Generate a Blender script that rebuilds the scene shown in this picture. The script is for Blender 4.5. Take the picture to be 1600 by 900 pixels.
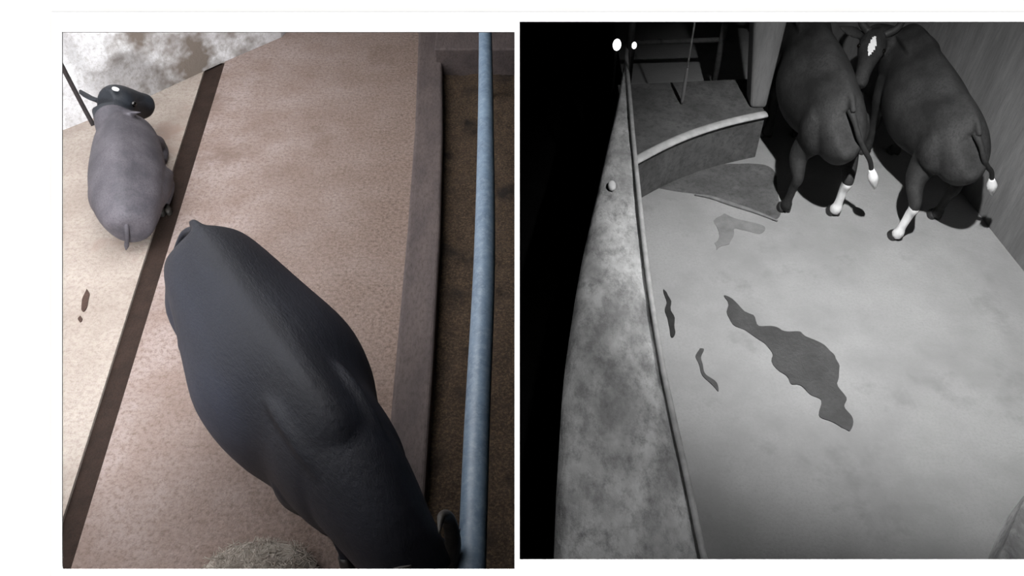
import bpy, bmesh, math, random
from mathutils import Vector, Matrix, noise
random.seed(7)
for o in list(bpy.data.objects): bpy.data.objects.remove(o)
SC = bpy.context.scene
COL = SC.collection
# ------------------------------------------------------------------ camera
F = 1300.0; HC = 4.2; S2 = math.sqrt(.5)
cam_d = bpy.data.cameras.new('camera'); cam = bpy.data.objects.new('camera', cam_d); COL.objects.link(cam)
cam.location = (0, 0, HC); cam.rotation_euler = (math.radians(45), 0, 0)
cam_d.sensor_width = 36; cam_d.lens = F/1600*36; cam_d.shift_x = -8/1600; cam_d.clip_start = .05
SC.camera = cam
# ------------------------------------------------------------------ world, sun, big lights
w = bpy.data.worlds.new('world'); SC.world = w; w.use_nodes = True
w.node_tree.nodes['Background'].inputs[0].default_value = (.6, .7, 1, 1)
w.node_tree.nodes['Background'].inputs[1].default_value = 0.0
RIGHT = Vector((1, 0, 0)); UP = Vector((0, S2, S2)); FWD = Vector((0, S2, -S2))
SUN_EL = math.radians(7)
sd = bpy.data.lights.new('page_sun', 'SUN'); sd.energy = 1.03*math.pi/.88/math.sin(SUN_EL); sd.angle = .01  # added grazing light, whitens the page sheet without filling the pens
page_sun = bpy.data.objects.new('page_sun', sd); COL.objects.link(page_sun)
sdir = (-UP*math.cos(SUN_EL) + FWD*math.sin(SUN_EL)).normalized()
page_sun.rotation_euler = sdir.to_track_quat('-Z', 'Y').to_euler(); page_sun.location = (0, 6, 12)
def area(name, loc, target, size, energy, color, sy=None, spread=None):
    d = bpy.data.lights.new(name, 'AREA'); d.energy = energy; d.size = size; d.color = color
    if sy: d.shape = 'RECTANGLE'; d.size_y = sy
    if spread: d.spread = spread
    o = bpy.data.objects.new(name, d); COL.objects.link(o); o.location = loc
    o.rotation_euler = (Vector(target)-Vector(loc)).to_track_quat('-Z', 'Y').to_euler(); return o
area('daylight_roof', (-2.6, 5.0, 3.9), (-2.3, 4.4, 0), 3.4, 205, (1, .99, .99), 3.4)
area('daylight_left', (-4.9, 3.2, 2.9), (-2.4, 4.0, 0), 1.6, 110, (.93, .96, 1.0), 2.6)
area('wall_fill', (-1.9, 1.0, 1.4), (-3.6, 6.2, .8), 1.0, 50, (.96, .98, 1.0), .4, math.radians(75))  # added fill, brightens the limewashed wall
def spot(name, loc, target, energy, ang, blend, r=.04):
    d = bpy.data.lights.new(name, 'SPOT'); d.energy = energy; d.spot_size = math.radians(ang); d.spot_blend = blend; d.shadow_soft_size = r
    o = bpy.data.objects.new(name, d); COL.objects.link(o); o.location = loc
    o.rotation_euler = (Vector(target)-Vector(loc)).to_track_quat('-Z', 'Y').to_euler(); return o
spot('infrared_lamp', (1.7, 3.1, 3.7), (2.65, 4.3, 0), 1150, 79, 1.0)
spot('parapet_fill', (.75, 2.5, 3.3), (.45, 2.8, .45), 120, 60, 1.0)  # added fill, lifts the near part of the parapet
SC.view_settings.view_transform = 'Standard'; SC.view_settings.look = 'None'
SC.view_settings.gamma = 1; SC.view_settings.exposure = 0; SC.view_settings.use_curve_mapping = False

# ------------------------------------------------------------------ helpers
def W(px, py, z=0.0):
    u = (px-808)/F; v = (450-py)/F
    t = (HC-z)/(S2*(1-v))
    return Vector((u*t, t*S2*(1+v), z))
def L(c): 
    r = []
    for x in c:
        x /= 255.0; r.append(x/12.92 if x <= .04045 else ((x+.055)/1.055)**2.4)
    return (*r, 1)
def mat(name, c1, c2, scale=6, rough=.85, bump=.3, fine=None, fine_scale=80, spec=.3, stretch=(1,1,1), bscale=None, contrast=(.35,.65), stain=None, stain_scale=2, metal=0, stain_t=(.55,.68), band=None):
    m = bpy.data.materials.new(name); m.use_nodes = True; n = m.node_tree.nodes; l = m.node_tree.links
    b = n['Principled BSDF']; b.inputs['Roughness'].default_value = rough; b.inputs['Specular IOR Level'].default_value = spec
    b.inputs['Metallic'].default_value = metal
    tc = n.new('ShaderNodeTexCoord'); mp = n.new('ShaderNodeMapping'); mp.inputs['Scale'].default_value = stretch
    l.new(tc.outputs['Object'], mp.inputs['Vector'])
    def nz(sc, det=6, ro=.6):
        q = n.new('ShaderNodeTexNoise'); q.inputs['Scale'].default_value = sc; q.inputs['Detail'].default_value = det; q.inputs['Roughness'].default_value = ro
        l.new(mp.outputs[0], q.inputs['Vector']); return q
    def ramp(src, a, bb):
        r = n.new('ShaderNodeMapRange'); r.inputs['From Min'].default_value = a; r.inputs['From Max'].default_value = bb
        l.new(src, r.inputs['Value']); return r.outputs[0]
    def mix(f, a, bb):
        x = n.new('ShaderNodeMix'); x.data_type = 'RGBA'; l.new(f, x.inputs['Factor'])
        for k, s in ((6, a), (7, bb)):
            if isinstance(s, tuple): x.inputs[k].default_value = s
            else: l.new(s, x.inputs[k])
        return x.outputs[2]
    c = mix(ramp(nz(scale).outputs[0], *contrast), L(c1), L(c2))
    if fine: c = mix(ramp(nz(fine_scale, 6, .8).outputs[0], .46, .74), c, L(fine))
    if stain: c = mix(ramp(nz(stain_scale, 5, .65).outputs[0], *stain_t), c, L(stain))
    if band:   # trodden dirt lying in a strip along x
        sx = n.new('ShaderNodeSeparateXYZ'); l.new(tc.outputs['Object'], sx.inputs[0])
        ad = n.new('ShaderNodeMath'); ad.operation = 'MULTIPLY_ADD'; l.new(nz(1.6, 6, .7).outputs[0], ad.inputs[0]); ad.inputs[1].default_value = 1.6; l.new(sx.outputs[0], ad.inputs[2])
        mu = n.new('ShaderNodeMath'); mu.operation = 'MULTIPLY'; l.new(ramp(ad.outputs[0], band[0]+.8, band[1]+.8), mu.inputs[0]); mu.inputs[1].default_value = .75
        c = mix(mu.outputs[0], c, mix(ramp(nz(38, 6, .8).outputs[0], .42, .62), L(band[2]), L(band[3])))
    l.new(c, b.inputs['Base Color'])
    if bump:
        bp = n.new('ShaderNodeBump'); bp.inputs['Strength'].default_value = bump; bp.inputs['Distance'].default_value = .02
        l.new(nz(bscale or scale*6, 6, .7).outputs[0], bp.inputs['Height']); l.new(bp.outputs[0], b.inputs['Normal'])
    return m
def glow(name, col, s):
    m = bpy.data.materials.new(name); m.use_nodes = True; b = m.node_tree.nodes['Principled BSDF']
    b.inputs['Emission Color'].default_value = L(col); b.inputs['Emission Strength'].default_value = s; return m
def tag(o, label=None, cat=None, group=None, kind=None):
    if label: o['label'] = label
    if cat: o['category'] = cat
    if group: o['group'] = group
    if kind: o['kind'] = kind
    return o
def link(name, me, m, parent=None, smooth=False):
    o = bpy.data.objects.new(name, me); COL.objects.link(o)
    if m and not me.materials: me.materials.append(m)
    if smooth: me.polygons.foreach_set('use_smooth', [True]*len(me.polygons))
    if parent: o.parent = parent
    return o
def from_bm(name, bm, m, parent=None, smooth=False):
    bmesh.ops.recalc_face_normals(bm, faces=bm.faces)
    me = bpy.data.meshes.new(name); bm.to_mesh(me); bm.free()
    return link(name, me, m, parent, smooth)
def prism(bm, pts, z0, z1=None):
    """pts: list of Vector (x,y,*) at the top (z1, or own z when z1 is None); walls go down to z0"""
    top = [bm.verts.new((p.x, p.y, p.z if z1 is None else z1)) for p in pts]
    bot = [bm.verts.new((p.x, p.y, z0)) for p in pts]
    k = len(pts); bm.faces.new(top); bm.faces.new(bot[::-1])
    for i in range(k): bm.faces.new((top[i], bot[i], bot[(i+1) % k], top[(i+1) % k]))
def bevel_obj(o, wd=.02, seg=3):
    md = o.modifiers.new('bevel', 'BEVEL'); md.width = wd; md.segments = seg; md.limit_method = 'ANGLE'; md.angle_limit = math.radians(40)
def box(bm, c, s, rz=0):
    g = bmesh.ops.create_cube(bm, size=1); M = Matrix.Translation(c) @ Matrix.Rotation(rz, 4, 'Z') @ Matrix.Diagonal((*s, 1))
    bmesh.ops.transform(bm, matrix=M, verts=g['verts'])
def cat(P, n):
    """catmull-rom resample of lists of tuples"""
    out = []; P = [P[0]]+list(P)+[P[-1]]
    for i in range(1, len(P)-2):
        a, b, c, d = P[i-1:i+3]
        for j in range(n):
            t = j/n
            out.append(tuple(.5*((2*b[k])+(-a[k]+c[k])*t+(2*a[k]-5*b[k]+4*c[k]-d[k])*t*t+(-a[k]+3*b[k]-3*c[k]+d[k])*t**3) for k in range(len(b))))
    out.append(tuple(P[-2])); return out
def loft(bm, rings, n=20, res=4, hint=(0, 0, 1), ridge=0.0, closed=True):
    """rings: (x,y,z, halfwidth, half_up, half_down)"""
    R = cat(rings, res) if res > 1 else rings
    vs = []; hint = Vector(hint)
    for i, r in enumerate(R):
        p = Vector(r[:3]); a = Vector(R[max(0, i-1)][:3]); b = Vector(R[min(len(R)-1, i+1)][:3])
        T = (b-a).normalized(); S = T.cross(hint)
        if S.length < .05: S = Vector((0, 1, 0))
        S.normalize(); U = S.cross(T).normalized()
        ww, hu, hd = [max(.002, q) for q in r[3:6]]
        row = []
        for k in range(n):
            t = 2*math.pi*k/n; cs, sn = math.cos(t), math.sin(t)
            h = hu if sn > 0 else hd
            pk = 1+ridge*max(0, sn)**10
            nar = 1-ridge*1.5*max(0, sn)**2
            row.append(bm.verts.new(p + S*cs*ww*nar + U*sn*h*pk))
        vs.append(row)
    for i in range(len(vs)-1):
        for k in range(n):
            bm.faces.new((vs[i][k], vs[i][(k+1) % n], vs[i+1][(k+1) % n], vs[i+1][k]))
    if closed: bm.faces.new(vs[0]); bm.faces.new(vs[-1][::-1])
def tube(bm, pts, r, n=14, res=4, hint=(0, 0, 1)):
    loft(bm, [(*p, *( (q,)*3 )) for p, q in zip(pts, r if isinstance(r, (list, tuple)) else [r]*len(pts))], n, res, hint)
def sphere(bm, c, s, sub=3, rot=None):
    g = bmesh.ops.create_icosphere(bm, subdivisions=sub, radius=1)
    M = Matrix.Translation(c) @ (rot.to_4x4() if rot else Matrix.Identity(4)) @ Matrix.Diagonal((*(s if hasattr(s, '__len__') else (s,)*3), 1))
    bmesh.ops.transform(bm, matrix=M, verts=g['verts'])
def fuse(name, bm, m, voxel, smooth=6, parent=None):
    """turns overlapping closed shapes into one continuous skin"""
    bmesh.ops.recalc_face_normals(bm, faces=bm.faces)
    me = bpy.data.meshes.new('tmp'); bm.to_mesh(me); bm.free()
    o = bpy.data.objects.new('tmp', me); COL.objects.link(o)
    r = o.modifiers.new('r', 'REMESH'); r.mode = 'VOXEL'; r.voxel_size = voxel
    s = o.modifiers.new('s', 'SMOOTH'); s.factor = .5; s.iterations = smooth
    bpy.context.view_layer.update()
    dg = bpy.context.evaluated_depsgraph_get(); new = bpy.data.meshes.new_from_object(o.evaluated_get(dg)); new.name = name
    bpy.data.objects.remove(o); bpy.data.meshes.remove(me); new.materials.clear()
    return link(name, new, m, parent, True)

# ------------------------------------------------------------------ materials
M = {}
M['page'] = mat('white_sheet', (250, 250, 250), (250, 250, 250), bump=0, rough=1, spec=0)
M['page_line_grey'] = mat('border_line_grey', (238, 237, 235), (240, 239, 238), bump=0, rough=1, spec=0)
M['black'] = mat('matt_black', (6, 6, 6), (9, 9, 9), bump=0, rough=1, spec=0)
M['floorL'] = mat('pinkish_concrete', (148, 130, 122), (168, 153, 148), 2.6, .9, .7, fine=(100, 82, 74), fine_scale=32, stain=(124, 106, 97), stain_scale=1.1, bscale=45, band=(-2.6, -1.0, (144, 126, 116), (88, 73, 64)))
M['floorC'] = mat('cream_concrete', (160, 148, 139), (180, 170, 161), 2.4, .9, .6, fine=(132, 118, 110), fine_scale=32, stain=(156, 138, 128), stain_scale=1.4, bscale=45)
M['drain'] = mat('dark_brown_drain', (40, 28, 22), (54, 40, 33), 9, .9, .5, fine=(30, 22, 18))
M['limewash'] = mat('limewashed_wall', (226, 226, 228), (200, 198, 200), 4, .9, .4, fine=(160, 156, 152), fine_scale=26, stain=(120, 110, 102), stain_scale=.9, stain_t=(.52, .62))
M['plaster'] = mat('grimy_plaster', (120, 112, 104), (92, 84, 76), 5, .95, .4, fine=(50, 44, 40), fine_scale=20)
M['kerb'] = mat('grey_kerb_concrete', (98, 88, 86), (82, 74, 74), 7, .8, .35, fine=(64, 56, 54), fine_scale=50, stretch=(1, .35, 1))
M['feed'] = mat('dark_brown_feed', (50, 41, 34), (66, 54, 44), 12, .95, .9, fine=(118, 98, 76), fine_scale=60, stain=(36, 30, 26), stain_scale=3, bscale=45)
M['pipe'] = mat('blue_grey_pipe', (112, 132, 152), (92, 110, 130), 8, .45, .1, fine=(140, 156, 170), fine_scale=30, spec=.5)
M['rope'] = mat('dark_rope', (52, 46, 46), (38, 34, 34), 40, .9, .5)
M['hay'] = mat('pale_hay', (186, 178, 168), (160, 150, 140), 20, .95, .5)
M['hide'] = mat('black_hide', (17, 19, 28), (28, 31, 42), 3, .55, .4, fine=(32, 33, 40), fine_scale=90, stretch=(.4, 1, 1), spec=.28, bscale=70)
M['hide_calf'] = mat('grey_hide', (96, 92, 98), (66, 64, 70), 4, .6, .25, fine=(58, 54, 60), fine_scale=60, spec=.4, bscale=60)
M['hide_head'] = mat('black_head_hide', (26, 30, 36), (36, 40, 46), 6, .5, .25, spec=.4, bscale=60)
M['hide_ir'] = mat('dark_grey_hide', (34, 34, 34), (58, 58, 58), 3.5, .7, .3, fine=(28, 28, 28), fine_scale=50, spec=.2, bscale=60)
M['sock'] = mat('white_leg_hair', (235, 235, 235), (220, 220, 220), 20, .8, .2)
M['hoof'] = mat('hoof_horn', (40, 38, 36), (54, 50, 46), 20, .5, .1)
M['horn'] = mat('dark_horn', (54, 52, 50), (72, 68, 64), 20, .4, .3, stretch=(1, 1, 4))
M['eye'] = mat('glossy_eye', (12, 10, 9), (16, 14, 12), 4, .08, 0, spec=.8)
M['tagw'] = mat('white_tag', (238, 238, 238), (226, 226, 226), 10, .5, 0)
M['floorR'] = mat('night_floor_concrete', (146, 146, 146), (128, 128, 128), 1.6, .85, .35, fine=(128, 128, 128), fine_scale=55, stain=(108, 108, 108), stain_scale=1.7, bscale=20, stain_t=(.58, .8))
M['wallR'] = mat('night_wall_plaster', (118, 118, 118), (98, 98, 98), 5, .9, .3, stretch=(1.6, 1.6, .25), fine=(96, 96, 96), fine_scale=16)
M['parapet'] = mat('rough_parapet', (214, 214, 214), (150, 150, 150), 5, .9, .8, fine=(112, 112, 112), fine_scale=12, stretch=(1, .6, 1), bscale=18)
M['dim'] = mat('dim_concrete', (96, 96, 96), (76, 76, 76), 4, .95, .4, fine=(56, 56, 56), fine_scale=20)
M['wet'] = mat('wet_dung', (58, 58, 58), (74, 74, 74), 6, .55, .5, fine=(56, 56, 56), fine_scale=30)
M['dung'] = mat('dark_dung', (34, 34, 34), (50, 50, 50), 10, .7, .6)
M['night_horn'] = mat('dark_grey_horn', (40, 40, 40), (56, 56, 56), 20, .5, .1)
M['stain'] = mat('floor_stain', (104, 104, 104), (122, 122, 122), 8, .8, .3)
M['rail'] = mat('galvanised_rail', (185, 185, 185), (160, 160, 160), 12, .5, .1)
M['unlit_black'] = mat('unlit_black_surface', (14, 14, 14), (20, 20, 20), 6, 1, .3, spec=.05)  # darkness put into the colour, for surfaces left unlit
M['glow_bead'] = glow('glint_glow', (255, 255, 255), 3.0)  # emission imitates two small glints

# ------------------------------------------------------------------ added white page sheet, encloses the pens, two openings (perpendicular to the camera's slope)
D = 2.3
CP = Vector((0, 0, HC))
def R3(px, py, d=D): return CP + FWD*d + RIGHT*((px-808)/F*d) + UP*((450-py)/F*d)
X = [-9000, 97, 804, 812, 1660, 9000]
def sheet_piece(bm, x0, y0, x1, y1, th=.004):
    c = [R3(x0, y0), R3(x1, y0), R3(x1, y1), R3(x0, y1)]
    a = [bm.verts.new(p) for p in c]; b = [bm.verts.new(p+FWD*th) for p in c]
    bm.faces.new(a); bm.faces.new(b[::-1])
    for i in range(4): bm.faces.new((a[i], b[i], b[(i+1) % 4], a[(i+1) % 4]))
bm = bmesh.new()
YT, YB = -5800, 2560
sheet_piece(bm, -2800, YT, 97, YB); sheet_piece(bm, 97, YT, 804, 50); sheet_piece(bm, 97, 890, 804, YB)
sheet_piece(bm, 804, YT, 812, YB); sheet_piece(bm, 812, YT, 1660, 34); sheet_piece(bm, 812, 875, 1660, YB); sheet_piece(bm, 1660, YT, 4300, YB)
tag(from_bm('page_sheet', bm, M['page']), 'white page surround, added as a sloping sheet with two rectangular openings', kind='structure')
# added black baffles, stop the grazing light below each opening's lower rim
for i, (x0, x1, yb) in enumerate(((80, 808, 892.5), (808, 1680, 877.5))):
    bm = bmesh.new()
    a = [R3(x0, yb, D+.004), R3(x1, yb, D+.004), R3(x1, yb, D+.27), R3(x0, yb, D+.27)]
    t = -UP*.01; vs = [bm.verts.new(p) for p in a]; vt = [bm.verts.new(p+t) for p in a]
    bm.faces.new(vs); bm.faces.new(vt[::-1])
    for k in range(4): bm.faces.new((vs[k], vt[k], vt[(k+1) % 4], vs[(k+1) % 4]))
    tag(from_bm('trim_%d' % (i+1), bm, M['black']), 'black baffle added under the lower rim of the sheet opening to stop light', kind='structure')
# faint page border lines, nearly flush on the added sheet
def page_line(n, x0, y0, x1, y1):
    bm = bmesh.new(); c = [R3(x0, y0), R3(x1, y0), R3(x1, y1), R3(x0, y1)]
    a = [bm.verts.new(p-FWD*.00006) for p in c]; b = [bm.verts.new(p+FWD*.001) for p in c]
    bm.faces.new(a); bm.faces.new(b[::-1])
    for i in range(4): bm.faces.new((a[i], b[i], b[(i+1) % 4], a[(i+1) % 4]))
    tag(from_bm('trim_%d' % n, bm, M['page_line_grey']), kind='structure')
page_line(3, 77.5, 13, 80.5, 1400); page_line(4, 81, 12, 2200, 18)

# ------------------------------------------------------------------ shell
def wallbox(name, c, s, m, rz=0):
    bm = bmesh.new(); box(bm, c, s, rz); return tag(from_bm(name, bm, m), kind='structure')
bm = bmesh.new()
rc = CP+FWD*(D+.007); zy = lambda y: rc.z+(y-rc.y)   # underside of the added page sheet
prof = [(-.9, -1.3), (-.9, zy(-.9)), (9.2, zy(9.2)), (9.2, -1.3)]
a = [bm.verts.new((-.003, y, z)) for y, z in prof]; b = [bm.verts.new((.003, y, z)) for y, z in prof]
bm.faces.new(a); bm.faces.new(b[::-1])
for i in range(4): bm.faces.new((a[i], b[i], b[(i+1) % 4], a[(i+1) % 4]))
tag(from_bm('light_divider', bm, M['black']), kind='structure')  # added thin divider, keeps the light of the two pens apart
def side_wall(name, x, th, m):
    bm = bmesh.new(); a = [bm.verts.new((x-th, y, z)) for y, z in prof]; b = [bm.verts.new((x+th, y, z)) for y, z in prof]
    bm.faces.new(a); bm.faces.new(b[::-1])
    for i in range(4): bm.faces.new((a[i], b[i], b[(i+1) % 4], a[(i+1) % 4]))
    tag(from_bm(name, bm, m), kind='structure')
side_wall('wall_left', -5.9, .07, M['plaster']); side_wall('wall_right', 5.6, .07, M['unlit_black'])
hb = zy(9.15)+1.3
wallbox('wall_back', (-3.0, 9.22, -1.3+hb/2), (6.0, .12, hb), M['plaster'])
wallbox('wall_far', (2.85, 9.22, -1.3+hb/2), (5.7, .12, hb), M['unlit_black'])
wallbox('wall_front', (-.1, -.86, -.62), (11.5, .1, 1.3), M['black'])
# floor of the daylight pen: right slab, cream slab left of the drain, with the channel between them
def line(px0, py0, px1, py1, py): return px0+(px1-px0)*(py-py0)/(py1-py0)
LFT = [(352, 96), (326, 96)]
rt, rb = (352, 96), (100, 890+34)      # right rim of the drain
lt, lb = (323, 96), (62, 890+34)       # left rim
def onl(a, b, py): return W(line(*a, *b, py), py, 0)
def floor_poly(name, pts, m):
    bm = bmesh.new(); prism(bm, [Vector((p[0], p[1], 0)) for p in pts], -.12); return tag(from_bm(name, bm, m), kind='structure')
r0 = onl(rt, rb, 1000); r1 = onl(rt, rb, 96); l0 = onl(lt, lb, 1000); l1 = onl(lt, lb, 96)
er = (r1-r0).normalized(); el = (l1-l0).normalized()
r1 = W(352, 96, 0); l1 = W(323, 96, 0)
floor_poly('floor', [r0-er*1.5, (0, (r0-er*1.5).y, 0), (0, 9.2, 0), (-2.0, 9.2, 0), r1], M['floorL'])
floor_poly('floor_cream', [(-5.8, (l0-el*1.5).y, 0), l0-el*1.5, l1, r1, (-2.0, 9.2, 0), (-5.8, 9.2, 0)], M['floorC'])
bm = bmesh.new(); q = [l0-el*1.5, r0-er*1.5, r1, l1]
prism(bm, [Vector((p.x, p.y, 0)) for p in q], -.13, -.02)
o = from_bm('drain_channel', bm, M['drain']); tag(o, kind='structure'); o.name = 'trim_5'; o['label'] = 'dark brown drain channel running diagonally across the pale floor'
# limewashed wall at the top left, on its base line
cw = [Vector((-5.8, 4.9, 0)), W(97, 204), W(230, 152), W(345, 99), W(440, 58), Vector((-2.0, 9.15, 0))]
bm = bmesh.new(); prism(bm, cw+[Vector((-5.8, 9.15, 0))], 0, 2.6)
tag(from_bm('wall_corner', bm, M['limewash']), kind='structure')
# -------- feed manger on the right of the daylight pen
bm = bmesh.new()
Lk = [(655, 20), (648, 200), (636, 360), (618, 560), (600, 760), (585, 960)]
Rk = [(690, 20), (692, 200), (688, 360), (677, 560), (664, 760), (652, 960)]
lp = [W(*p, .16) for p in Lk]; rp = [W(*p, .16) for p in Rk]
prism(bm, lp+rp[::-1], -.01, .16)
kb = tag(from_bm('manger_kerb', bm, M['kerb']), 'low grey concrete kerb between the pen floor and the brown feed', 'kerb'); bevel_obj(kb, .025)
bm = bmesh.new()
far = W(690, 84, .25)
prism(bm, [Vector((rp[0].x-.0, far.y, 0)), Vector((-.01, far.y, 0)), Vector((-.01, far.y+.8, 0)), Vector((rp[0].x, far.y+.8, 0))], 0, .3)
mb = tag(from_bm('manger_end_block', bm, M['kerb']), 'grey concrete block closing the far end of the feed manger', 'block'); bevel_obj(mb, .02)
bm = bmesh.new(); nx, ny = 26, 120; g = []
for j in range(ny+1):
    y = 1.2+(far.y-1.2)*j/ny; row = []
    # right face of kerb at this y
    ys = [p.y for p in rp]
    xk = rp[-1].x
    for q in range(len(rp)-1):
        if rp[q+1].y <= y <= rp[q].y: xk = rp[q+1].x+(rp[q].x-rp[q+1].x)*(y-rp[q+1].y)/(rp[q].y-rp[q+1].y)
    for i in range(nx+1):
        x = xk+.004+(-.008-xk)*i/nx
        row.append(bm.verts.new((x, y, .03+.02*noise.noise(Vector((x*7, y*7, 0)))+.012*noise.noise(Vector((x*25, y*25, 3))))))
    g.append(row)
for j in range(ny):
    for i in range(nx): bm.faces.new((g[j][i], g[j][i+1], g[j+1][i+1], g[j+1][i]))
tag(from_bm('loose_feed', bm, M['feed'], smooth=True), 'dark brown loose feed lying along the manger', 'feed', kind='stuff')
# rail pipe over the manger
t = bpy.data.objects.new('manger_rail', None); COL.objects.link(t); t.location = (0, 0, 0)
tag(t, 'thick blue-grey steel pipe running above the feed manger', 'pipe')
p0 = W(758, 10, .92); p1 = W(759, 170, .92); p2 = W(757, 400, .92); p3 = W(746, 650, .92); p4 = W(737, 890, .92); p5 = W(733, 1000, .92)
bm = bmesh.new(); tube(bm, [p0, p1, p2, p3, p4, p5], [.052, .055, .062, .062, .060, .06], 24, 6)
from_bm('rail_pipe', bm, M['pipe'], t, True)
for p in (p0, p5):
    bm = bmesh.new(); tube(bm, [(p.x, p.y, 0), (p.x, p.y, .93)], .03, 16, 1, (0, 1, 0)); sphere(bm, (p.x, p.y, .92), .063)
    from_bm('post', bm, M['pipe'], t, True)
# tether rope from wall to young buffalo
bm = bmesh.new()
ra, rb_ = W(84, 78, .9), W(146, 196, .32)
tube(bm, [ra, ra.lerp(rb_, .3)+Vector((0, 0, -.03)), ra.lerp(rb_, .7)+Vector((0, 0, -.03)), rb_], .018, 10, 6)
tag(from_bm('tether_rope', bm, M['rope'], smooth=True), 'dark tether rope from the whitewashed wall to the lying buffalo', 'rope')
# hay heap at the bottom
bm = bmesh.new(); hc = W(408, 893, 0)
g = bmesh.ops.create_icosphere(bm, subdivisions=5, radius=1)
for v in g['verts']:
    v.co = Vector((v.co.x*.30, v.co.y*.16, max(0, v.co.z)*.11)); v.co += Vector((0, 0, 1))*(.02*noise.noise(v.co*18)) if v.co.z > .005 else Vector((0, 0, 0)); v.co += Vector((hc.x, hc.y, .0))
for i in range(420):
    a0 = random.uniform(0, 6.28); r = random.random()**.5; x = hc.x+.31*r*math.cos(a0); y = hc.y+.17*r*math.sin(a0)
    z = .01+.115*math.sqrt(max(0, 1-r*r)); th = random.uniform(0, 3.14); l_ = random.uniform(.03, .07)
    dv = Vector((math.cos(th)*l_, math.sin(th)*l_, random.uniform(-.015, .02)))
    tube(bm, [Vector((x, y, z))-dv*.5, Vector((x, y, z))+dv*.5], .0022, 4, 1)
tag(from_bm('hay_heap', bm, M['hay']), 'small pale heap of hay on the floor under the standing buffalo', 'hay', kind='stuff')
# dung marks on the cream floor
def blob(name, pts, m, z=.004, h=.01, label=None, cat_=None, group=None, jag=.0):
    P = [W(*p, 0) for p in pts]
    P = [Vector(q) for q in cat([tuple(p) for p in P]+[tuple(P[0])], 7)[:-1]]
    P = [p+Vector((noise.noise(p*9)*jag, noise.noise(p*9+Vector((5, 5, 5)))*jag, 0)) for p in P]
    bm = bmesh.new(); c = sum(P, Vector())/len(P)
    prism(bm, [Vector((p.x, p.y, z+h)) for p in P], z-.004)
    o = from_bm(name, bm, m); 
    return tag(o, label, cat_, group)
M['dungL'] = mat('brown_dung', (60, 46, 40), (80, 62, 54), 20, .9, .4)
blob('dung_smear', [(136, 452), (140, 462), (134, 486), (128, 484), (130, 466)], M['dungL'], 0.001, .006, 'dark brown dung smear on the cream floor left of the drain', 'dung', jag=.01)
blob('dung_spot', [(126, 494), (129, 499), (126, 504), (122, 499)], M['dungL'], 0.001, .006, 'tiny dark dung spot just below the brown smear', 'dung')
blob('dung_pellet', [(448, 852), (455, 856), (452, 864), (446, 860)], M['dungL'], 0.001, .012, 'small dark dropping beside the hay heap', 'dung')

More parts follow.
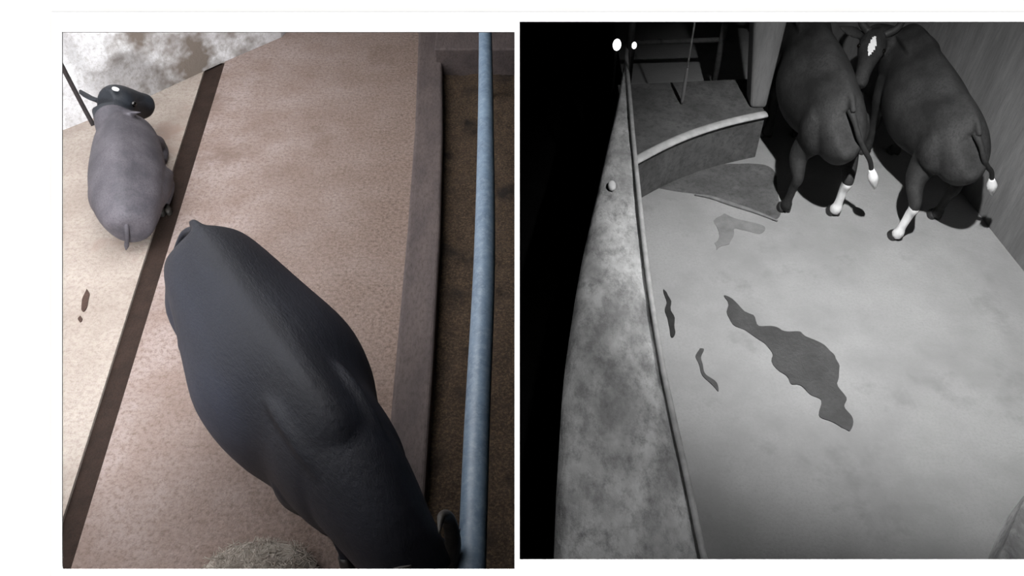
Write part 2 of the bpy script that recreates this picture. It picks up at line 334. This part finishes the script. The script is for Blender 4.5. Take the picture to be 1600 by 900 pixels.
# ------------------------------------------------------------------ buffaloes
def buffalo(root_name, loc, heading, sc, hide, label, group=None, neck=None, headdir=None, socks=False, legs=None, tail=None, headmat=None, horn=True, wide=1.0, lying=False, voxel=.016, tail_tip=False, trunk=None, hs=1.0, hl=1.0, hv=1.0, eye=True, blaze=False, roll=0):
    t = bpy.data.objects.new(root_name, None); COL.objects.link(t)
    t.location = loc; t.rotation_euler = (roll, 0, heading); t.scale = (sc,)*3
    tag(t, label, 'buffalo', group)
    bm = bmesh.new()
    TR = trunk or [(-1.0, 0, 1.06, .13, .12, .18), (-.96, 0, 1.03, .20, .19, .26), (-.84, 0, 1.0, .25, .28, .33), (-.60, 0, .98, .30, .33, .34),
          (-.35, 0, .93, .36, .37, .37), (-.08, 0, .89, .41, .41, .42), (.18, 0, .88, .38, .43, .42), (.42, 0, .92, .29, .42, .42), (.60, 0, .95, .27, .39, .40), (.76, 0, .97, .24, .33, .34), (.90, 0, .98, .15, .2, .22)]
    TR = [(a, b, c, d*wide, e, f) for a, b, c, d, e, f in TR]
    loft(bm, TR, 32, 4, ridge=.10)
    # spine ridge
    sp = [(r[0], r[1], r[2]+r[4]*1.07-.016) for r in TR[1:-4]]+[(TR[-3][0], 0, TR[-3][2]+TR[-3][4]*.97)]
    loft(bm, [(*p, .024, .024, .05) for p in sp], 10, 4)
    NK = neck or [(.55, 0, 1.0, .2, .28, .28), (.85, 0, 1.02, .16, .21, .22), (1.10, 0, 1.08, .13, .16, .17), (1.28, 0, 1.12, .115, .13, .13)]
    loft(bm, NK, 24, 4)
    poll = Vector(NK[-1][:3]); hd = Vector(headdir or (.8, 0, -.6)).normalized()
    side = hd.cross(Vector((0, 0, 1))); side = side.normalized(); hu = side.cross(hd).normalized()
    H = [tuple(q*hs for q in k_) for k_ in [(-.05, .085, .085, .09), (.04, .12, .10, .13), (.14, .125, .10, .135), (.27, .09, .085, .11), (.40, .07, .065, .085), (.50, .072, .055, .07), (.55, .055, .04, .05)]]
    loft(bm, [(*(poll+hd*a*hl), b, c, d) for a, b, c, d in [(k_[0], k_[1], k_[2]*hv, k_[3]*hv) for k_ in H]], 20, 4, tuple(hu) if abs(hd.z) > .9 else (0, 0, 1))
    # ears
    for s in (1, -1):
        e0 = poll+hd*.02+side*s*.10*hs; 
        e = [e0, e0+(side*s*.09-hd*.02)*(1+.3*(hs-1)), e0+(side*s*.18-hd*.03+hu*.02)*(1+.3*(hs-1)), e0+(side*s*.25-hd*.02+hu*.04)*(1+.3*(hs-1))]
        loft(bm, [(*e[0], .035, .03, .03), (*e[1], .06, .02, .02), (*e[2], .055, .014, .014), (*e[3], .012, .008, .008)], 12, 4, tuple(hu))
    # hip bones
    if not lying:
        for s in (1, -1):
            loft(bm, [(.22, s*.11*wide, 1.20, .05, .03, .06), (.45, s*.13*wide, 1.25, .06, .035, .06), (.70, s*.12*wide, 1.22, .06, .035, .06), (.92, s*.10*wide, 1.13, .05, .03, .06)], 12, 4)
    hoofs = []
    LG = legs or {}
    if not lying:
        for s in (1, -1):
            dx, dy = LG.get(('h', s), (0, 0))
            P = [(-.72, s*.12*wide, 1.02, .15, .20, .16), (-.70, s*.16*wide, .88, .155, .23, .20), (-.65, s*.19*wide, .73, .115, .165, .16), (-.68+dx*.5, s*.19+dy*.4, .58, .08, .10, .09), (-.80+dx*.8, s*.17+dy*.7, .44, .05, .065, .06), (-.775+dx*.9, s*.165+dy*.8, .33, .04, .05, .045), (-.75+dx, s*.16+dy, .16, .038, .04, .04), (-.745+dx, s*.16+dy, .10, .05, .055, .05), (-.72+dx, s*.16+dy, .045, .052, .06, .055)]
            loft(bm, P, 16, 4, (1, 0, 0)); hoofs.append((P[-1][0], P[-1][1]))
            dx, dy = LG.get(('f', s), (0, 0))
            P = [(.50, s*.17*wide, .85, .12, .16, .16), (.44, s*.19, .66, .085, .12, .11), (.46+dx*.3, s*.175+dy*.3, .50, .055, .07, .065), (.47+dx*.6, s*.165+dy*.6, .36, .052, .055, .05), (.46+dx*.8, s*.16+dy*.8, .26, .038, .042, .04), (.465+dx, s*.155+dy, .11, .047, .05, .05), (.49+dx, s*.155+dy, .045, .052, .06, .055)]
            loft(bm, P, 16, 4, (1, 0, 0)); hoofs.append((P[-1][0], P[-1][1]))
    else:
        for s in (1, -1):   # folded hind and fore legs pressed against the belly
            loft(bm, [(-.55, s*.18, .30, .14, .16, .16), (-.36, s*.26, .26, .12, .16, .15), (-.10, s*.32, .20, .08, .12, .12), (-.14, s*.33, .09, .05, .06, .06), (-.36, s*.27, .06, .04, .045, .045)], 14, 4)
            loft(bm, [(.45, s*.18, .30, .10, .14, .14), (.60, s*.26, .16, .075, .09, .10), (.78, s*.25, .08, .055, .06, .06), (.60, s*.30, .06, .045, .05, .05), (.42, s*.28, .055, .035, .04, .04)], 14, 4)
            hoofs.append((-.42, s*.26)); 
    body = fuse('body', bm, hide, voxel, 5, t)
    me = body.data
    me.materials.append(M['sock']); me.materials.append(headmat or hide)
    hp = poll-hd*.02
    for p in me.polygons:
        c = p.center
        if socks and c.z < .42 and c.y*socks > 0 and c.x < 0: p.material_index = 1
        elif (c-poll).dot(hd) > (-.06 if hs == 1 else -.24) and (c-poll).length < .75 and c.x > .6: p.material_index = 2
        if blaze and abs((c-poll).dot(side)) < .032*(1-((c-poll).dot(hd)-.15)**2/.012) and (c-poll).dot(hu) > .02 and .04 < (c-poll).dot(hd) < .26: p.material_index = 1
    for x, y in hoofs:
        bm = bmesh.new()
        for s in (1, -1):
            loft(bm, [(x-.01, y+s*.028, .06, .026, .05, .045), (x+.01, y+s*.03, .03, .03, .062, .05), (x+.018, y+s*.032, .001, .032, .07, .055)], 12, 2, (1, 0, 0))
        from_bm('hoof', bm, M['night_horn'] if hide is M['hide_ir'] else M['hoof'], t, True)
    for s in (1, -1):
        if horn:
            bm = bmesh.new(); h0 = poll-hd*.0+side*s*.07+hu*.06
            tube(bm, [h0, h0+side*s*.09-hd*.08+hu*.01, h0+side*s*.12-hd*.2+hu*.03, h0+side*s*.07-hd*.28+hu*.09, h0+side*s*.01-hd*.27+hu*.13], [.038, .034, .027, .017, .004], 14, 5, tuple(hu))
            from_bm('horn', bm, M['night_horn'] if hide is M['hide_ir'] else M['horn'], t, True)
        if eye:
            bm = bmesh.new(); sphere(bm, poll+hd*.15*hs*hl+side*s*.112*hs+hu*.035*hs, .021*hs); from_bm('eye', bm, M['eye'], t, True)
    # tail
    tl = tail or [(-.92, 0, 1.19), (-1.04, 0, 1.0), (-1.03, .0, .8), (-1.02, .0, .6), (-1.02, 0, .42)]
    k = len(tl); bm = bmesh.new(); tube(bm, tl, [.035]+[.022]*(k-3)+[.02, .018], 10, 5, (0, 1, .01))
    tb = from_bm('tail', bm, hide, t, True)
    bm = bmesh.new(); ts = .5 if lying else 1; e = Vector(tl[-1]); dvec = (e-Vector(tl[-2])).normalized()
    tube(bm, [e-dvec*.02, e+dvec*.07*ts, e+dvec*.15*ts, e+dvec*.22*ts], [.02, .038*ts+.004, .03*ts, .006], 10, 4, (0, 1, .01))
    tip = from_bm('tail_switch', bm, M['sock'] if tail_tip else hide, tb, True)
    if tail_tip: tip['label'] = 'white tail switch'
    return t

# feeding adult in the daylight pen
buffalo('buffalo', (-1.17, 2.62, 0), math.atan2(-.80, .58), 1.04, M['hide'],
        'large black buffalo standing head down over the floor beside the feed manger',
        neck=[(.55, 0, 1.0, .24, .33, .32), (.82, 0, .99, .22, .29, .29), (1.06, .0, .95, .18, .23, .24), (1.26, .02, .86, .14, .17, .17)], headdir=(.45, .15, -.88),
        legs={('h', 1): (.1, 0), ('h', -1): (-.08, 0), ('f', 1): (.05, 0), ('f', -1): (.05, .09)},
        tail=[(-.90, 0, 1.20), (-1.01, -.05, 1.13), (-1.02, -.13, 1.0), (-.97, -.20, .87), (-.92, -.24, .74), (-.88, -.26, .6)])
# young buffalo lying at the top left, head raised and turned away
LT = [(-.92, 0, .30, .10, .10, .16), (-.86, 0, .31, .24, .18, .28), (-.68, 0, .33, .34, .25, .31), (-.42, 0, .34, .40, .29, .33), (-.10, 0, .34, .42, .32, .33), (.2, 0, .34, .40, .32, .33), (.45, 0, .36, .36, .30, .33), (.62, 0, .38, .29, .25, .28), (.72, 0, .40, .18, .16, .2)]
yb = buffalo('buffalo', (-3.05, 5.27, 0), math.atan2(1.0, -.34), .78, M['hide_calf'],
        'small grey buffalo lying on the floor left of the drain', trunk=LT, lying=True, wide=.86, hl=.58, hv=1.3,
        neck=[(.40, 0, .42, .20, .22, .2), (.58, .05, .48, .21, .21, .21), (.70, .07, .56, .19, .19, .19), (.76, .08, .62, .18, .17, .17)], headdir=(.50, -.55, -.40), hs=1.6,
        headmat=M['hide_head'], tail=[(-.88, 0, .40), (-.93, .03, .28), (-.93, .05, .2), (-.91, .08, .12)], horn=False)
bm = bmesh.new(); g = bmesh.ops.create_cone(bm, cap_ends=True, segments=20, radius1=.035, radius2=.035, depth=.008)
bmesh.ops.transform(bm, matrix=Matrix.Translation(Vector((.76, .08, .62))+Vector((-.04, -.12, .19))) @ Matrix.Rotation(.5, 4, 'X'), verts=bm.verts)
et = from_bm('ear_tag', bm, M['tagw'], yb); et['label'] = 'white ear tag'

# two buffaloes in the night pen
buffalo('buffalo', (2.30, 5.66, 0), math.atan2(1, .02), .86, M['hide_ir'],
        'dark buffalo on the left of the night pair, seen from behind', 'pair of buffaloes in the night pen', socks=-1, wide=.78,
        legs={('h', 1): (.02, .06), ('h', -1): (-.02, -.06)}, tail_tip=True, tail=[(-.90, 0, 1.20), (-1.01, -.02, 1.15), (-1.07, -.06, 1.06), (-1.07, -.13, .95), (-1.07, -.21, .84), (-1.06, -.26, .73)])
buffalo('buffalo', (3.08, 5.42, 0), math.atan2(1, 0), .82, M['hide_ir'],
        'dark buffalo on the right of the night pair, nearest the curved wall', 'pair of buffaloes in the night pen', socks=1, blaze=True, wide=.82,
        neck=[(.50, 0, 1.0, .2, .28, .28), (.72, .08, 1.06, .16, .19, .2), (.80, .20, 1.13, .13, .14, .15), (.74, .32, 1.18, .12, .12, .12)], headdir=(-.75, .35, -.5),
        legs={('h', 1): (-.12, .1), ('h', -1): (.18, -.05)}, tail_tip=True, tail=[(-.90, 0, 1.20), (-1.01, -.02, 1.15), (-1.06, -.06, 1.06), (-1.04, -.13, .97), (-1.02, -.20, .90), (-1.0, -.25, .80)])

# ------------------------------------------------------------------ night pen
bm = bmesh.new()
PL = [(868, 960), (868, 880), (872, 740), (880, 600), (893, 500), (908, 410), (930, 310), (950, 220), (966, 150), (976, 90), (979, 70)]
PR = [(1128, 960), (1104, 880), (1074, 740), (1043, 600), (1025, 500), (1012, 410), (1001, 310), (992, 220), (986, 150), (981, 90), (983, 70)]
ZP = .45
pl = [W(*p, ZP) for p in PL]; pr = [W(*p, ZP) for p in PR]
for i in range(len(pl)-1):
    pass
n_ = 60
plr = [Vector(q) for q in cat([tuple(p) for p in pl], 6)]; prr = [Vector(q) for q in cat([tuple(p) for p in pr], 6)]
rows = []
for a, b in zip(plr, prr):
    row = [bm.verts.new((a.x, a.y, -1.2))]
    for k in range(13):
        p = a.lerp(b, k/12); rnd = -.05*(abs(k-6)/6)**6
        row.append(bm.verts.new((p.x, p.y, ZP+rnd+.014*noise.noise(p*6)+.006*noise.noise(p*19))))
    row.append(bm.verts.new((b.x, b.y, -1.2)))
    rows.append(row)
for i in range(len(rows)-1):
    for k in range(14): bm.faces.new((rows[i][k], rows[i][k+1], rows[i+1][k+1], rows[i+1][k]))
bm.faces.new(rows[0]); bm.faces.new(rows[-1][::-1])
tag(from_bm('parapet', bm, M['parapet'], smooth=True), 'broad rough concrete parapet wall along the left of the night pen', 'parapet wall')
# rail on its inner rim
t = bpy.data.objects.new('rim_rail', None); COL.objects.link(t); tag(t, 'long pale metal rail along the inner rim of the parapet', 'rail')
bm = bmesh.new(); rr = [W(p[0]-2, p[1], ZP+.03) for p in PR]
tube(bm, rr, [.017]*len(rr), 14, 5); from_bm('rail_pipe', bm, M['rail'], t, True)
for i in (1, 5, 8):
    p = rr[i]; bm = bmesh.new(); tube(bm, [(p.x, p.y, ZP-.06), (p.x, p.y, ZP+.03)], .015, 10, 1, (0, 1, 0)); from_bm('rail_bracket', bm, M['rail'], t, True)
# floor and alley
bm = bmesh.new(); prv = [Vector((p.x, p.y, 0)) for p in prr]
prism(bm, prv+[Vector((prv[-1].x, 9.2, 0)), Vector((5.5, 9.2, 0)), Vector((5.5, prv[0].y, 0))], -.12)
tag(from_bm('floor_night_pen', bm, M['floorR']), kind='structure')
wallbox('floor_alley', (2.7, 3.9, -1.3), (5.4, 10.8, .1), M['unlit_black'])  # sunk and coloured near-black for the unlit void
# far platform with rounded pale kerb
KE = [(985, 256), (1030, 232), (1070, 214), (1110, 200), (1150, 189), (1196, 179)]
ke = [Vector(q) for q in cat([tuple(W(*p, .42)) for p in KE], 4)]
bm = bmesh.new(); prism(bm, ke+[Vector((ke[-1].x, 6.32, 0)), Vector((ke[0].x, 6.22, 0))], 0, .42)
tag(from_bm('raised_platform', bm, M['dim']), 'raised grey concrete platform at the back of the night pen', 'platform')
bm = bmesh.new(); loft(bm, [(p.x, p.y, .425, .04, .02, .02) for p in ke], 12, 1)
tag(from_bm('platform_kerb', bm, M['rail'], smooth=True), 'pale rounded kerb along the front edge of the raised platform', 'kerb')
# pillar and curved wall
bm = bmesh.new()
def pillar(bm, pts0, z0, pts1, z1):
    a = [bm.verts.new((x, y, z0)) for x, y in pts0]; b = [bm.verts.new((x, y, z1)) for x, y in pts1]
    bm.faces.new(a); bm.faces.new(b[::-1])
    for i in range(4): bm.faces.new((a[i], a[(i+1) % 4], b[(i+1) % 4], b[i]))
pb = W(1183, 172, .42); ptop = W(1150, 30, 1.55)
yv = pb.y+.02
pillar(bm, [(pb.x-.05, yv), (pb.x+.08, yv), (pb.x+.08, yv+.2), (pb.x-.05, yv+.2)], .42, [(pb.x-.40, yv), (pb.x+.08, yv), (pb.x+.08, yv+.2), (pb.x-.40, yv+.2)], 2.6)
pil = tag(from_bm('pillar', bm, M['wallR']), 'grey plastered pillar standing behind the left buffalo of the night pair', 'pillar'); bevel_obj(pil, .03)
WB = [(2.6, 7.7, 1.9), (3.0, 7.2, 1.9), (3.35, 6.5, 1.8), (3.52, 5.8, 1.62), (3.60, 5.2, 1.5), (3.64, 4.8, 1.50), (3.70, 4.3, 1.58), (3.78, 3.6, 1.62), (3.9, 2.8, 1.65)]
bm = bmesh.new(); wb = cat(WB, 6); rows = []
for i, q in enumerate(wb):
    a = Vector(wb[max(0, i-1)][:2]); b = Vector(wb[min(len(wb)-1, i+1)][:2]); d = (b-a).normalized(); nn = Vector((-d.y, d.x))*.16
    p = Vector(q[:2]); rows.append([bm.verts.new((p.x, p.y, 0)), bm.verts.new((p.x, p.y, q[2])), bm.verts.new((p.x+nn.x, p.y+nn.y, q[2])), bm.verts.new((p.x+nn.x, p.y+nn.y, 0))])
for i in range(len(rows)-1):
    for k in range(4): bm.faces.new((rows[i][k], rows[i][(k+1) % 4], rows[i+1][(k+1) % 4], rows[i+1][k]))
bm.faces.new(rows[0]); bm.faces.new(rows[-1][::-1])
tag(from_bm('wall_curved', bm, M['wallR'], smooth=False), kind='structure')
# back rails in the dark
t = bpy.data.objects.new('back_gate', None); COL.objects.link(t); tag(t, 'dim horizontal gate bars in the dark behind the platform', 'gate')
for z in (.55, .8, 1.05, 1.3):
    bm = bmesh.new(); tube(bm, [(1.0, 6.7, z), (1.8, 6.72, z+.02)], .022, 12, 1); from_bm('bar', bm, M['dim'], t, True)
for x in (1.0, 1.8):
    bm = bmesh.new(); tube(bm, [(x, 6.71, 0), (x, 6.71, 1.4)], .03, 12, 1, (0, 1, 0)); from_bm('post', bm, M['dim'], t, True)
# hanging cord with weight
t = bpy.data.objects.new('hanging_cord', None); COL.objects.link(t); tag(t, 'thin pale cord hanging over the raised platform', 'cord')
cb = W(1067, 150, .5); 
bm = bmesh.new(); tube(bm, [(cb.x, cb.y, .75), (cb.x, cb.y, 4.0)], .007, 8, 1, (0, 1, 0)); from_bm('cord', bm, M['rail'], t, True)
bm = bmesh.new(); tube(bm, [(cb.x, cb.y, .43), (cb.x, cb.y, .5), (cb.x, cb.y, .7), (cb.x, cb.y, .76)], [.010, .014, .014, .008], 12, 2, (0, 1, 0)); from_bm('weight', bm, M['wallR'], t, True)
# glints at the far end of the rail, as glowing beads on added posts
for i, (x, y, r, lb_) in enumerate(((964, 70, .034, 'larger glowing bead for a glint left of the far end of the parapet rail'), (991, 71, .02, 'smaller glowing bead for a glint right of the far end of the parapet rail'))):
    p = W(x, y, .75); t = bpy.data.objects.new('glint_bead', None); COL.objects.link(t); t.location = (p.x, p.y, 0); tag(t, lb_, 'glint')
    bm = bmesh.new(); sphere(bm, (0, 0, .75), (r, r, r*1.5)); from_bm('glow_bead', bm, M['glow_bead'], t, True)
    bm = bmesh.new(); tube(bm, [(0, .02, 0), (0, .02, .73)], .012, 10, 1, (0, 1, 0)); from_bm('bead_post', bm, M['unlit_black'], t, True)
p = W(956, 290, ZP+.02); bm = bmesh.new(); sphere(bm, (p.x, p.y, ZP+.02), (.03, .05, .03)); tag(from_bm('pale_fleck', bm, M['sock'], smooth=True), 'small pale stone on the parapet', 'fleck')  # white ellipsoid for one pale fleck
# marks on the floor
blob('dung_patch', [(1132, 462), (1160, 480), (1190, 508), (1215, 515), (1250, 520), (1285, 540), (1308, 565), (1312, 600), (1322, 635), (1336, 660), (1325, 676), (1300, 660), (1282, 655), (1278, 625), (1258, 605), (1232, 598), (1215, 575), (1198, 545), (1170, 520), (1140, 492)], M['wet'], 0.001, .006, 'large dark wet patch in the middle of the night pen floor', 'dung patch', jag=.05)
blob('dung_smear', [(1036, 450), (1043, 460), (1050, 490), (1055, 518), (1048, 525), (1042, 500), (1040, 475)], M['dung'], 0.001, .008, 'dark dung streak beside the parapet rail', 'dung', jag=.03)
blob('dung_smear', [(1092, 545), (1100, 548), (1094, 562), (1100, 580), (1118, 600), (1124, 612), (1108, 598), (1092, 575), (1086, 558)], M['wet'], 0.001, .006, 'short dark dung streak left of the large wet patch', 'dung', jag=.02)
blob('dung_patch', [(1128, 335), (1160, 345), (1190, 355), (1185, 366), (1150, 360), (1135, 385), (1115, 392), (1126, 372), (1118, 355)], M['stain'], 0.001, .002, 'broken dark stain in front of the platform', 'dung patch', jag=.06)
blob('dark_band', [(1004, 290), (1050, 298), (1100, 306), (1160, 326), (1215, 342), (1215, 300), (1205, 262), (1150, 256), (1090, 262), (1040, 276)], M['dim'], 0.001, .002, 'dark band of floor in front of the raised platform', 'damp patch', jag=.01)  # thin darker polygon laid on the floor before the platform
# straw band and low strip by the platform
bm = bmesh.new(); sp_ = [W(1086, 304, .012), W(1110, 308, .012), W(1140, 318, .012), (W(1180, 331, .012)), W(1215, 345, .012)]
tube(bm, sp_, [.006, .014, .017, .014, .006], 10, 6)
tag(from_bm('straw_wisp', bm, M['wallR'], smooth=True), 'pale wisp of straw along the edge of the dark band', 'straw')
# corner kerb, bottom right
bm = bmesh.new(); prism(bm, [W(1556, 885, .3), W(1570, 850, .3), W(1602, 775, .3), W(1700, 640, .3), W(1760, 900, .3), W(1556, 1000, .3)], 0, .3)
ck = tag(from_bm('corner_kerb', bm, M['parapet']), 'pale concrete kerb at the near right corner of the night pen', 'kerb'); bevel_obj(ck, .02)
